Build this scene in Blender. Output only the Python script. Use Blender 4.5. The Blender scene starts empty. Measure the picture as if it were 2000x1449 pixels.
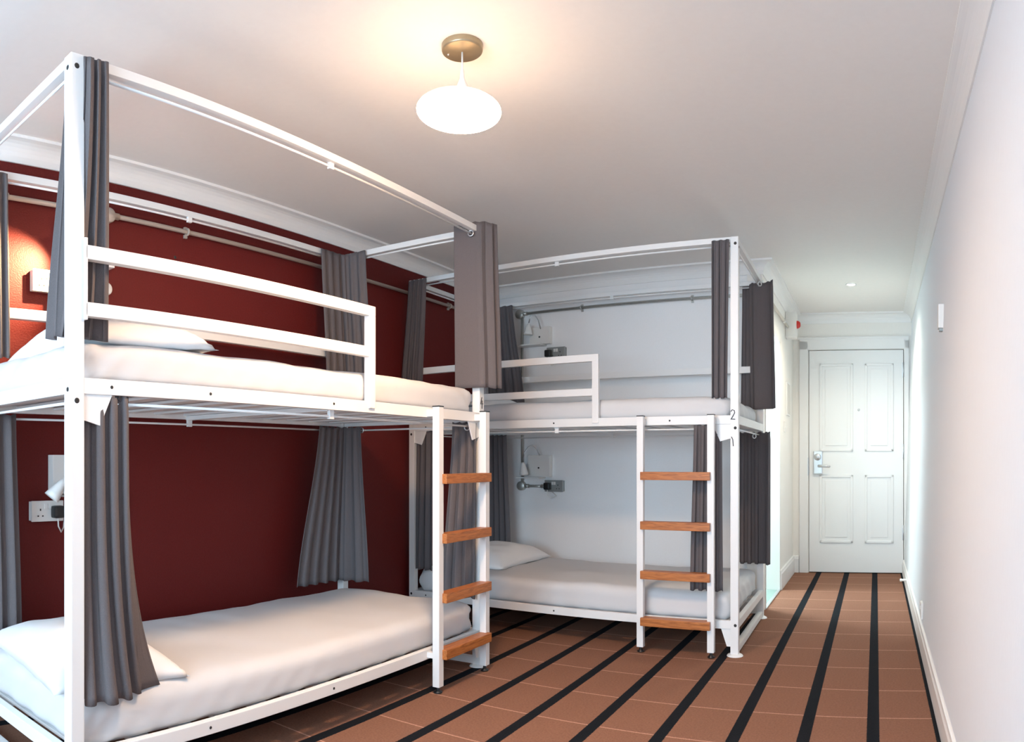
import bpy, bmesh, math, random
from mathutils import Vector, Matrix, noise
random.seed(7)
C = bpy.context.scene.collection
SC = bpy.context.scene
PI = math.pi
DEL = 0.065                     # the end walls are not quite square to the side walls

# ------------------------------------------------------------------ camera
FPX, CX, HY, VX = 1472.0, 1000.0, 900.0, 1711.0
cam = bpy.data.cameras.new('camera')
cam.type = 'PANO'
cam.panorama_type = 'CENTRAL_CYLINDRICAL'
cam.central_cylindrical_radius = 1.0
cam.central_cylindrical_range_u_min = -CX / FPX
cam.central_cylindrical_range_u_max = (2000 - CX) / FPX
cam.central_cylindrical_range_v_min = -(1449 - HY) / FPX
cam.central_cylindrical_range_v_max = HY / FPX
cam.clip_start = 0.02
camo = bpy.data.objects.new('camera', cam)
C.objects.link(camo)
camo.location = (0, 0, 1.0)
camo.rotation_euler = (PI / 2, 0, (VX - CX) / FPX)
SC.camera = camo

# ------------------------------------------------------------------ world, exposure
SC.view_settings.view_transform = 'Standard'
SC.view_settings.look = 'None'
SC.view_settings.gamma = 1
SC.view_settings.use_curve_mapping = False
SC.view_settings.exposure = 0.3
SC.cycles.use_denoising = True
SC.cycles.max_bounces = 10
SC.cycles.diffuse_bounces = 6
SC.cycles.sample_clamp_indirect = 8
w = bpy.data.worlds.new('sky'); SC.world = w; w.use_nodes = True
w.node_tree.nodes['Background'].inputs[0].default_value = (0.62, 0.78, 1.0, 1)
w.node_tree.nodes['Background'].inputs[1].default_value = 1.0

def area(name, loc, rot, sx, sy, power, col):
    l = bpy.data.lights.new(name, 'AREA'); l.shape = 'RECTANGLE'; l.size = sx; l.size_y = sy
    l.energy = power; l.color = col
    o = bpy.data.objects.new(name, l); C.objects.link(o); o.location = loc; o.rotation_euler = rot
    return o
WIN_X0, WIN_X1, WIN_Z0, WIN_Z1, REAR = -2.60, -0.10, 0.70, 1.98, -1.5
# daylight through the wide window behind the viewer
area('window_daylight', ((WIN_X0 + WIN_X1) / 2, REAR - 0.25, (WIN_Z0 + WIN_Z1) / 2 + 0.05), (-PI / 2 + PI, 0, 0), WIN_X1 - WIN_X0, WIN_Z1 - WIN_Z0, 158, (0.60, 0.82, 1.0))
# bathroom ceiling light beyond the side doorway
area('bathroom_light', (-1.5, 5.65, 2.2), (0, 0, 0), 0.4, 0.4, 45, (0.85, 0.97, 1.0))
# corridor downlight
sp = bpy.data.lights.new('corridor_spot', 'SPOT'); sp.energy = 40; sp.spot_size = 2.5; sp.spot_blend = 0.8
sp.shadow_soft_size = 0.03; sp.color = (1.0, 0.87, 0.68)
so = bpy.data.objects.new('corridor_spot', sp); C.objects.link(so); so.location = (-0.186, 5.59, 2.27)

PENDANT_E = 170.0      # brightness of the glowing pendant shade
BULB_COL = (1.0, 0.64, 0.38)
READ_W = 2.2          # lit reading lamp, watts

# ------------------------------------------------------------------ materials
def mat(name, col, rough=0.5, metal=0.0, bump=0.0, scale=200.0, var=0.0, emit=None, estr=0.0, coat=0.0, stretch=(1, 1, 1), detail=3.0, spec=None):
    m = bpy.data.materials.new(name); m.use_nodes = True
    nt = m.node_tree; N = nt.nodes; L = nt.links; b = N['Principled BSDF']
    b.inputs['Base Color'].default_value = (*col, 1)
    b.inputs['Roughness'].default_value = rough
    b.inputs['Metallic'].default_value = metal
    if spec is not None: b.inputs['Specular IOR Level'].default_value = spec
    if coat: b.inputs['Coat Weight'].default_value = coat
    if emit:
        b.inputs['Emission Color'].default_value = (*emit, 1); b.inputs['Emission Strength'].default_value = estr
    if bump or var:
        tc = N.new('ShaderNodeTexCoord'); mp = N.new('ShaderNodeMapping'); nz = N.new('ShaderNodeTexNoise')
        mp.inputs['Scale'].default_value = stretch
        nz.inputs['Scale'].default_value = scale; nz.inputs['Detail'].default_value = detail
        L.new(tc.outputs['Object'], mp.inputs[0]); L.new(mp.outputs[0], nz.inputs['Vector'])
        if bump:
            bp = N.new('ShaderNodeBump'); bp.inputs['Strength'].default_value = bump; bp.inputs['Distance'].default_value = 0.002
            L.new(nz.outputs['Fac'], bp.inputs['Height']); L.new(bp.outputs[0], b.inputs['Normal'])
        if var:
            mx = N.new('ShaderNodeMix'); mx.data_type = 'RGBA'
            mx.inputs[6].default_value = (*[c * (1 - var) for c in col], 1)
            mx.inputs[7].default_value = (*[min(1, c * (1 + var)) for c in col], 1)
            L.new(nz.outputs['Fac'], mx.inputs[0]); L.new(mx.outputs[2], b.inputs['Base Color'])
    return m

WHITE_METAL = mat('white_painted_steel', (0.82, 0.82, 0.81), 0.38, bump=0.05, scale=60)
WALL_WHITE = mat('white_wallpaper', (0.78, 0.82, 0.87), 0.75, bump=0.5, scale=45, var=0.03, stretch=(5, 5, 0.5))
WALL_CORR = mat('cream_wallpaper', (0.84, 0.82, 0.78), 0.75, bump=0.4, scale=45, var=0.03, stretch=(5, 5, 0.5))
WALL_BACK = mat('white_wall_paint', (0.88, 0.88, 0.88), 0.75, bump=0.3, scale=180, var=0.03)
WALL_RED = mat('dark_red_paint', (0.125, 0.0125, 0.0110), 0.55, bump=0.6, scale=150, var=0.18, spec=0.2)
CEIL = mat('ceiling_paint', (0.84, 0.82, 0.79), 0.85, bump=0.2, scale=40, var=0.02)
COVE = mat('cornice_paint', (0.84, 0.84, 0.83), 0.7)
DOORP = mat('door_gloss_paint', (0.80, 0.80, 0.79), 0.32, bump=0.04, scale=30)
TRIMP = mat('trim_gloss_paint', (0.80, 0.80, 0.79), 0.35)
CURT = mat('grey_curtain_cloth', (0.125, 0.109, 0.112), 0.82, bump=0.55, scale=420, var=0.22)
SHEET = mat('white_bed_linen', (0.64, 0.64, 0.65), 0.85, bump=0.25, scale=16, stretch=(1, 0.35, 1), detail=2)
PILLOW = mat('white_pillow_cotton', (0.82, 0.82, 0.82), 0.85, bump=0.3, scale=14)
GALV = mat('galvanised_conduit', (0.50, 0.50, 0.47), 0.42, 0.75, var=0.12, scale=60)
CONDP = mat('cream_painted_conduit', (0.46, 0.40, 0.35), 0.45, 0.2)
STEEL = mat('brushed_steel', (0.62, 0.64, 0.66), 0.3, 0.9)
SOCK_W = mat('white_plastic', (0.78, 0.77, 0.74), 0.4)
SOCK_G = mat('grey_metal_clad_box', (0.33, 0.35, 0.34), 0.45, 0.5)
BLACK = mat('black_plastic', (0.012, 0.013, 0.014), 0.35)
DARKHOLE = mat('dark_bolt_recess', (0.02, 0.02, 0.02), 0.6)
INK = mat('black_marker_ink', (0.015, 0.015, 0.02), 0.7)
RED = mat('red_plastic_lens', (0.55, 0.02, 0.015), 0.25)
BEIGE = mat('beige_canopy_metal', (0.34, 0.27, 0.17), 0.35, 0.6)
OPAL = mat('glowing_opal_glass', (0.9, 0.88, 0.82), 0.3, emit=BULB_COL, estr=PENDANT_E)
_nt = OPAL.node_tree; _g = _nt.nodes.new('ShaderNodeTexCoord'); _s = _nt.nodes.new('ShaderNodeSeparateXYZ'); _r = _nt.nodes.new('ShaderNodeMapRange')
_r.inputs['From Min'].default_value = -0.026; _r.inputs['From Max'].default_value = 0.014; _r.inputs['To Min'].default_value = PENDANT_E; _r.inputs['To Max'].default_value = PENDANT_E * 0.02
_nt.links.new(_g.outputs['Object'], _s.inputs[0]); _nt.links.new(_s.outputs['Z'], _r.inputs['Value']); _nt.links.new(_r.outputs[0], _nt.nodes['Principled BSDF'].inputs['Emission Strength'])
LED = mat('downlight_lens', (0.9, 0.9, 0.9), 0.3, emit=(1.0, 0.94, 0.84), estr=45)
LAMPIN = mat('lit_reading_bulb', (0.9, 0.9, 0.8), 0.3, emit=(1.0, 0.7, 0.35), estr=20)
PAPER = mat('notice_paper', (0.66, 0.64, 0.60), 0.6, var=0.10, scale=30)

def wood():
    m = bpy.data.materials.new('varnished_oak'); m.use_nodes = True
    nt = m.node_tree; N = nt.nodes; L = nt.links; b = N['Principled BSDF']; b.inputs['Roughness'].default_value = 0.42
    tc = N.new('ShaderNodeTexCoord'); mp = N.new('ShaderNodeMapping'); mp.inputs['Scale'].default_value = (5, 60, 60)
    nz = N.new('ShaderNodeTexNoise'); nz.inputs['Scale'].default_value = 2.2; nz.inputs['Detail'].default_value = 6; nz.inputs['Distortion'].default_value = 1.2
    rp = N.new('ShaderNodeValToRGB'); e = rp.color_ramp.elements
    e[0].position = 0.3; e[0].color = (0.28, 0.080, 0.016, 1); e[1].position = 0.7; e[1].color = (0.56, 0.20, 0.050, 1)
    L.new(tc.outputs['Object'], mp.inputs[0]); L.new(mp.outputs[0], nz.inputs['Vector']); L.new(nz.outputs['Fac'], rp.inputs[0]); L.new(rp.outputs[0], b.inputs['Base Color'])
    return m
WOOD = wood()

def carpet():
    m = bpy.data.materials.new('striped_brown_carpet'); m.use_nodes = True
    nt = m.node_tree; N = nt.nodes; L = nt.links; b = N['Principled BSDF']; b.inputs['Roughness'].default_value = 0.95; b.inputs['Specular IOR Level'].default_value = 0.1
    def math_(op, a, bb=None, c=None):
        n = N.new('ShaderNodeMath'); n.operation = op
        for i, v in enumerate((a, bb, c)):
            if v is None: continue
            if isinstance(v, (int, float)): n.inputs[i].default_value = v
            else: L.new(v, n.inputs[i])
        return n.outputs[0]
    tc = N.new('ShaderNodeTexCoord'); sx = N.new('ShaderNodeSeparateXYZ')
    fz = N.new('ShaderNodeTexNoise'); fz.inputs['Scale'].default_value = 240; fz.inputs['Detail'].default_value = 1
    L.new(tc.outputs['Object'], fz.inputs['Vector'])
    L.new(tc.outputs['Object'], sx.inputs[0])
    jit = math_('MULTIPLY', math_('SUBTRACT', fz.outputs['Fac'], 0.5), 0.007)
    X = math_('ADD', sx.outputs['X'], jit); Y = math_('ADD', sx.outputs['Y'], jit)
    # woven dark stripes run along the room
    X0, X1 = -3.3, 0.7
    f = math_('DIVIDE', math_('SUBTRACT', X, X0), X1 - X0)
    rp = N.new('ShaderNodeValToRGB'); rp.color_ramp.interpolation = 'CONSTANT'
    cs = [0.238, -0.026, -0.262, -0.526, -0.789, -1.055, -1.320, -1.583, -1.847, -2.11, -2.375, -2.64, -2.9]
    cr = rp.color_ramp; first = True
    cr.elements[0].position = 0.0; cr.elements[0].color = (0, 0, 0, 1); cr.elements.remove(cr.elements[1])
    for c in sorted(cs):
        e = cr.elements.new((c - 0.0235 - X0) / (X1 - X0)); e.color = (1, 1, 1, 1)
        e = cr.elements.new((c + 0.0235 - X0) / (X1 - X0)); e.color = (0, 0, 0, 1)
    L.new(f, rp.inputs[0])
    stripe = rp.outputs[0]
    # fine pale cross lines
    D = math_('ADD', math_('MULTIPLY', X, math.sin(DEL)), math_('MULTIPLY', Y, math.cos(DEL)))
    fr = math_('FRACT', math_('DIVIDE', math_('ADD', D, 10 * 0.3505 - 2.224 + 0.0035), 0.3505))
    line = math_('LESS_THAN', fr, 0.0075 / 0.3505)
    n2 = N.new('ShaderNodeTexNoise'); n2.inputs['Scale'].default_value = 120; n2.inputs['Detail'].default_value = 4
    L.new(tc.outputs['Object'], n2.inputs['Vector'])
    m0 = N.new('ShaderNodeMix'); m0.data_type = 'RGBA'; m0.inputs[6].default_value = (0.180, 0.088, 0.058, 1); m0.inputs[7].default_value = (0.33, 0.168, 0.112, 1)
    L.new(n2.outputs['Fac'], m0.inputs[0])
    m1 = N.new('ShaderNodeMix'); m1.data_type = 'RGBA'; m1.inputs[7].default_value = (0.52, 0.29, 0.22, 1)
    L.new(line, m1.inputs[0]); L.new(m0.outputs[2], m1.inputs[6])
    m2 = N.new('ShaderNodeMix'); m2.data_type = 'RGBA'; m2.inputs[7].default_value = (0.010, 0.012, 0.016, 1)
    L.new(stripe, m2.inputs[0]); L.new(m1.outputs[2], m2.inputs[6]); L.new(m2.outputs[2], b.inputs['Base Color'])
    bp = N.new('ShaderNodeBump'); bp.inputs['Strength'].default_value = 0.8; bp.inputs['Distance'].default_value = 0.004
    L.new(fz.outputs['Fac'], bp.inputs['Height']); L.new(bp.outputs[0], b.inputs['Normal'])
    return m
CARPET = carpet()

def tiles():
    m = bpy.data.materials.new('green_grey_floor_tiles'); m.use_nodes = True
    nt = m.node_tree; b = nt.nodes['Principled BSDF']; b.inputs['Roughness'].default_value = 0.3
    b.inputs['Base Color'].default_value = (0.22, 0.33, 0.30, 1)
    return m
TILE = tiles()

# ------------------------------------------------------------------ mesh helpers
def box(bm, a, b, bev=0.0):
    r = bmesh.ops.create_cube(bm, size=1.0)['verts']
    c = [(a[i] + b[i]) / 2 for i in range(3)]; s = [abs(b[i] - a[i]) for i in range(3)]
    for v in r: v.co = Vector((v.co[i] * s[i] + c[i] for i in range(3)))
    if bev:
        ed = list({e for v in r for e in v.link_edges})
        bmesh.ops.bevel(bm, geom=ed, offset=min(bev, min(s) * 0.45), segments=2, affect='EDGES', profile=0.7)

def poly_prism(bm, pts, axis, a, b):
    """extrude a 2-D outline along one axis"""
    def P(p, t):
        if axis == 'y': return (p[0], t, p[1])
        if axis == 'x': return (t, p[0], p[1])
        return (p[0], p[1], t)
    v0 = [bm.verts.new(P(p, a)) for p in pts]; v1 = [bm.verts.new(P(p, b)) for p in pts]
    n = len(pts)
    bm.faces.new(v0); bm.faces.new(list(reversed(v1)))
    for i in range(n): bm.faces.new((v0[i], v1[i], v1[(i + 1) % n], v0[(i + 1) % n]))
    bmesh.ops.recalc_face_normals(bm, faces=bm.faces)

def tube(bm, pts, r, seg=10, cap=True):
    pts = [Vector(p) for p in pts]; rings = []
    n = len(pts); up = None
    for i, p in enumerate(pts):
        t = (pts[min(i + 1, n - 1)] - pts[max(i - 1, 0)]).normalized()
        if up is None:
            up = Vector((0, 0, 1)) if abs(t.z) < 0.9 else Vector((1, 0, 0))
        s = t.cross(up).normalized(); up = s.cross(t).normalized()
        rr = r[i] if isinstance(r, (list, tuple)) else r
        rings.append([bm.verts.new(p + s * math.cos(2 * PI * k / seg) * rr + up * math.sin(2 * PI * k / seg) * rr) for k in range(seg)])
    fs = []
    for i in range(n - 1):
        for k in range(seg):
            fs.append(bm.faces.new((rings[i][k], rings[i][(k + 1) % seg], rings[i + 1][(k + 1) % seg], rings[i + 1][k])))
    for f in fs: f.smooth = True
    if cap:
        bm.faces.new(list(reversed(rings[0]))); bm.faces.new(rings[-1])
    bmesh.ops.recalc_face_normals(bm, faces=bm.faces)

def lathe(bm, prof, origin=(0, 0, 0), axis=(0, 0, 1), seg=32):
    """prof: (radius, height) pairs along axis"""
    q = Vector((0, 0, 1)).rotation_difference(Vector(axis)); o = Vector(origin); rings = []
    for r, h in prof:
        rings.append([bm.verts.new(o + q @ Vector((max(r, 1e-5) * math.cos(2 * PI * k / seg), max(r, 1e-5) * math.sin(2 * PI * k / seg), h))) for k in range(seg)])
    for i in range(len(prof) - 1):
        for k in range(seg):
            bm.faces.new((rings[i][k], rings[i][(k + 1) % seg], rings[i + 1][(k + 1) % seg], rings[i + 1][k])).smooth = True
    bmesh.ops.remove_doubles(bm, verts=bm.verts, dist=2e-5)
    bmesh.ops.recalc_face_normals(bm, faces=bm.faces)

def torus(bm, c, axis, R, r, seg=20, sub=8):
    q = Vector((0, 0, 1)).rotation_difference(Vector(axis)); c = Vector(c); rings = []
    for i in range(seg):
        a = 2 * PI * i / seg
        rings.append([bm.verts.new(c + q @ Vector(((R + r * math.cos(b)) * math.cos(a), (R + r * math.cos(b)) * math.sin(a), r * math.sin(b)))) for b in [2 * PI * k / sub for k in range(sub)]])
    for i in range(seg):
        for k in range(sub):
            bm.faces.new((rings[i][k], rings[(i + 1) % seg][k], rings[(i + 1) % seg][(k + 1) % sub], rings[i][(k + 1) % sub])).smooth = True
    bmesh.ops.recalc_face_normals(bm, faces=bm.faces)

SHEAR = [0.0]
def obj(name, bm, m, parent=None, label=None):
    if SHEAR[0]:
        for v in bm.verts: v.co.x -= SHEAR[0] * v.co.y
    me = bpy.data.meshes.new(name); bm.to_mesh(me); bm.free()
    me.materials.append(m)
    o = bpy.data.objects.new(name, me); C.objects.link(o)
    if parent: o.parent = parent
    if label: o['label'] = label
    return o

def new(): return bmesh.new()
def bx(name, a, b, m, parent=None, bev=0.0, label=None):
    bm = new(); box(bm, a, b, bev); return obj(name, bm, m, parent, label)

def thing(name, label, cat, loc=(0, 0, 0), rz=0.0, group=None):
    o = bpy.data.objects.new(name, None); C.objects.link(o); o.empty_display_size = 0.05
    o.location = loc; o.rotation_euler = (0, 0, rz); o['label'] = label; o['category'] = cat
    if group: o['group'] = group
    return o
def tag(o, label, cat, group=None):
    o['label'] = label; o['category'] = cat
    if group: o['group'] = group
    return o
def struct(o, kind='structure'):
    o['kind'] = kind; return o

# ------------------------------------------------------------------ room shell
H = 2.31                                    # ceiling height
XL = -2.82                                  # red wall
def backY(x, d=4.83): return (d - x * math.sin(DEL)) / math.cos(DEL)
XC = -0.745                                 # corridor left wall
Dn = 6.67                                   # door wall distance
XR0, XR1 = 0.245, 0.318                     # right wall leans outward slightly from foot to top
def xr(z): return XR0 + (XR1 - XR0) * z / H
TH = 0.1

bm = new(); box(bm, (XL - 0.3, REAR - 0.2, -0.06), (0.7, 7.3, 0.0)); struct(obj('floor', bm, CARPET))
bm = new(); box(bm, (XL - 0.3, REAR - 0.2, H), (0.7, 7.3, H + 0.06)); struct(obj('ceiling', bm, CEIL))
bm = new(); box(bm, (XL - TH, REAR - 0.2, 0), (XL, backY(XL) + 0.05, H)); struct(obj('wall_left', bm, WALL_RED))
for yy, zz in ((2.103, 1.95), (2.592, 1.684)):
    bm = new(); lathe(bm, [(0.0, 0.0008), (0.006, 0.0008), (0.008, 0.0)], (XL, yy, zz), (1, 0, 0), 12); obj('wall_plug', bm, DARKHOLE, bpy.data.objects['wall_left'])
# white back wall behind the far bunk bed
bm = new()
poly_prism(bm, [(XL - TH, backY(XL - TH)), (XC - 0.04, backY(XC - 0.04)), (XC - 0.04, backY(XC) + 0.1), (XL - TH, backY(XL - TH) + 0.1)], 'z', 0, H)
struct(obj('wall_back', bm, WALL_BACK))
# corridor left wall with the bathroom doorway
DY0, DY1, DZ = 5.02, 5.78, 1.93
bm = new()
box(bm, (XC - TH, backY(XC) + 0.0, 0), (XC, DY0, H)); box(bm, (XC - TH, DY1, 0), (XC, 6.9, H)); box(bm, (XC - TH, DY0, DZ), (XC, DY1, H))
struct(obj('wall_corridor', bm, WALL_CORR))
# right wall
bm = new()
poly_prism(bm, [(XR0, 0), (XR1, H), (XR1 + 0.12, H), (XR0 + 0.12, 0)], 'y', REAR - 0.2, 7.0)
struct(obj('wall_right', bm, WALL_WHITE))
# door wall frame: local x runs along it, rotated with the end walls
def wall_frame(name_fn=None): pass
def end_pt(x, d, off=0.0): return (x, backY(x, d) + off)
DX0, DX1, DH = -0.600, 0.242, 1.985         # door leaf
rearwall = new()
box(rearwall, (XL - TH, REAR - 0.1, 0), (WIN_X0, REAR, H)); box(rearwall, (WIN_X1, REAR - 0.1, 0), (0.45, REAR, H))
box(rearwall, (WIN_X0, REAR - 0.1, 0), (WIN_X1, REAR, WIN_Z0)); box(rearwall, (WIN_X0, REAR - 0.1, WIN_Z1), (WIN_X1, REAR, H))
struct(obj('wall_rear', rearwall, WALL_WHITE))
wf = new()
for xx in (WIN_X0, WIN_X0 + 0.60, WIN_X0 + 1.20, WIN_X1 - 0.05): box(wf, (xx, REAR - 0.08, WIN_Z0), (xx + 0.05, REAR - 0.03, WIN_Z1))
box(wf, (WIN_X0, REAR - 0.08, WIN_Z0), (WIN_X1, REAR - 0.03, WIN_Z0 + 0.05)); box(wf, (WIN_X0, REAR - 0.08, WIN_Z1 - 0.05), (WIN_X1, REAR - 0.03, WIN_Z1))
struct(obj('window_1', wf, TRIMP))

# end wall of the corridor: built in a frame turned with it
ewo = (0.0, Dn / math.cos(DEL), 0.0)
def frame_obj(o, loc=ewo, rz=-DEL):
    o.location = loc; o.rotation_euler = (0, 0, rz); return o
bm = new(); box(bm, (-0.95, 0, 0), (DX0 - 0.005, 0.1, H)); box(bm, (DX1 + 0.005, 0, 0), (0.6, 0.1, H)); box(bm, (DX0 - 0.005, 0, DH + 0.005), (DX1 + 0.005, 0.1, H))
frame_obj(struct(obj('wall_end', bm, WALL_CORR)))
# architrave
bm = new()
box(bm, (DX0 - 0.085, -0.018, 0), (DX0 - 0.008, 0.01, DH + 0.085), 0.004); box(bm, (DX1 + 0.008, -0.018, 0), (DX1 + 0.05, 0.01, DH + 0.085), 0.004)
box(bm, (DX0 - 0.085, -0.018, DH + 0.008), (DX1 + 0.05, 0.01, DH + 0.105), 0.004)
box(bm, (DX0 - 0.1, -0.024, DH + 0.1), (DX1 + 0.05, 0.01, DH + 0.118), 0.003)
frame_obj(struct(obj('trim_1', bm, TRIMP)))
# door leaf with four moulded panels
door = bpy.data.objects.new('door_1', None); C.objects.link(door); frame_obj(door); struct(door)
bx('door_leaf', (DX0, 0.004, 0.008), (DX1, 0.044, DH), DOORP, door, 0.002)
bx('door_stop_or_gap_shade', (DX0 - 0.02, 0.046, 0.0), (DX1 + 0.02, 0.06, DH + 0.02), mat('painted_gap_shade', (0.05, 0.045, 0.04), 0.8), door)  # added dark backing sheet: shade of the door gap put into its colour
def panel_moulding(x0, z0, x1, z1):
    bm = new(); w_, p = 0.022, 0.010
    for (a, b) in (((x0, z0), (x1, z0 + w_)), ((x0, z1 - w_), (x1, z1)), ((x0, z0), (x0 + w_, z1)), ((x1 - w_, z0), (x1, z1))):
        box(bm, (a[0], 0.004 - p, a[1]), (b[0], 0.006, b[1]), 0.005)
    box(bm, (x0 + 0.05, -0.001, z0 + 0.05), (x1 - 0.05, 0.006, z1 - 0.05), 0.003)
    return obj('door_panel', bm, DOORP, door)
panel_moulding(-0.505, 1.085, -0.205, 1.865); panel_moulding(-0.10, 1.085, 0.155, 1.865)
panel_moulding(-0.505, 0.27, -0.205, 0.875); panel_moulding(-0.10, 0.27, 0.155, 0.875)
for z in (0.30, 1.02, 1.74):
    bm = new(); box(bm, (DX1 - 0.010, -0.004, z), (DX1 + 0.010, 0.004, z + 0.13), 0.001); tube(bm, [(DX1 + 0.001, -0.009, z), (DX1 + 0.001, -0.009, z + 0.13)], 0.006, 8)
    obj('hinge', bm, STEEL, door)
bm = new(); box(bm, (DX0 - 0.012, -0.019, 0.87), (DX0 - 0.003, 0.004, 1.03), 0.001); obj('strike_plate', bm, STEEL, door)
lockp = bx('lock_plate', (-0.562, -0.018, 0.878), (-0.478, 0.006, 1.09), STEEL, door, 0.012)
bm = new(); lathe(bm, [(0.0, 0.028), (0.026, 0.026), (0.031, 0.018), (0.031, 0)], (-0.52, -0.016, 1.035), (0, -1, 0), 24); obj('lock_rose', bm, STEEL, lockp)
bm = new(); tube(bm, [(-0.505, -0.015, 0.955), (-0.505, -0.055, 0.955), (-0.49, -0.062, 0.955), (-0.42, -0.060, 0.950), (-0.405, -0.052, 0.948)], [0.012, 0.012, 0.011, 0.009, 0.008], 12); obj('door_handle', bm, STEEL, lockp)
bm = new(); lathe(bm, [(0.0, 0.006), (0.009, 0.005), (0.012, 0)], (-0.154, 0.004, 1.453), (0, -1, 0), 16); obj('peephole', bm, STEEL, door)

# coving: one continuous concave moulding round the ceiling
def sweep(path, prof, closed, m, name):
    """path: corner points with the room on the left-hand side; prof: (distance from wall, height)"""
    n = len(path); offs = []
    for i in range(n):
        p = Vector(path[i]).to_2d(); a = Vector(path[i - 1]).to_2d() if (closed or i > 0) else None; b = Vector(path[(i + 1) % n]).to_2d() if (closed or i < n - 1) else None
        d0 = (p - a).normalized() if a is not None else (b - p).normalized(); d1 = (b - p).normalized() if b is not None else d0
        n0 = Vector((-d0.y, d0.x)); n1 = Vector((-d1.y, d1.x)); k = (n0 + n1).normalized(); offs.append(k / max(0.2, k.dot(n0)))
    bm = new(); rings = []
    for i in range(n):
        rings.append([bm.verts.new((path[i][0] + offs[i].x * d, path[i][1] + offs[i].y * d, h)) for d, h in prof])
    for i in range(n if closed else n - 1):
        a, b = rings[i], rings[(i + 1) % n]
        for k in range(len(prof) - 1): bm.faces.new((a[k], b[k], b[k + 1], a[k + 1]))
    if not closed:
        bm.faces.new(rings[0]); bm.faces.new(list(reversed(rings[-1])))
    bmesh.ops.recalc_face_normals(bm, faces=bm.faces)
    return struct(obj(name, bm, m))
prof = [(-0.002, H - 0.086), (0.008, H - 0.086), (0.009, H - 0.077)]
for k in range(7):
    a = k / 6 * PI / 2
    prof.append((0.009 + 0.06 * (1 - math.cos(a)), H - 0.077 + 0.064 * math.sin(a)))
prof += [(0.074, H - 0.012), (0.077, H - 0.012), (0.077, H - 0.0), (0.077, H + 0.004), (-0.002, H + 0.004)]
coved = [(0.3165, REAR), (0.3165, backY(0.3165, Dn)), (XC, backY(XC, Dn)), (XC, backY(XC)), (XL, backY(XL)), (XL, REAR)]
sweep(coved, prof, True, COVE, 'trim_2')
# skirting boards
def skirting(path, name, h=0.125):
    sweep(path, [(-0.002, 0.0), (0.018, 0.0), (0.018, h - 0.028), (0.013, h - 0.018), (0.011, h - 0.004), (0.004, h), (-0.002, h)], False, TRIMP, name)
skirting([(XR0 + 0.004, REAR), (XR0 + 0.004, backY(XR0, Dn))], 'baseboard_right')
skirting([(DX0 - 0.09, backY(DX0 - 0.09, Dn)), (XC, backY(XC, Dn)), (XC, DY1 + 0.005)], 'baseboard_corridor', 0.15)
skirting([(XC, backY(XC)), (XL, backY(XL)), (XL, REAR)], 'baseboard_left', 0.10)
# bathroom beyond the side doorway
bm = new()
box(bm, (-2.2, 4.99, 0), (-2.1, 6.6, H)); box(bm, (-2.2, 6.35, 0), (XC - TH, 6.45, H)); box(bm, (-2.2, 5.0, 0), (XC - TH, 5.01, H))
struct(obj('wall_bathroom', bm, mat('bathroom_wall', (0.74, 0.82, 0.82), 0.4)))
bm = new(); box(bm, (-2.1, 5.01, 0.0), (XC - 0.012, 6.35, 0.006)); struct(obj('floor_bathroom', bm, TILE))
bm = new()
box(bm, (XC - TH, DY1 - 0.02, 0), (XC + 0.006, DY1 + 0.005, DZ)); box(bm, (XC - TH, DY0 - 0.005, 0), (XC + 0.006, DY0 + 0.02, DZ)); box(bm, (XC - TH, DY0, DZ - 0.02), (XC + 0.006, DY1, DZ + 0.005))
struct(obj('trim_3', bm, TRIMP))
bm = new(); box(bm, (XC - 0.012, DY0, 0.0), (XC + 0.012, DY1, 0.010), 0.003); struct(obj('trim_4', bm, STEEL))

# ------------------------------------------------------------------ bunk beds
PW = 0.042
def stroke(bm, pts, r=0.0022):
    tube(bm, pts, r, 6)
def bolt(parent, p, axis, r=0.0065):
    bm = new(); lathe(bm, [(0.0, 0.0006), (r * 0.5, 0.0006), (r * 0.85, 0.0012), (r, 0.0)], p, axis, 14)
    return obj('bolt', bm, DARKHOLE, parent)

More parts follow.
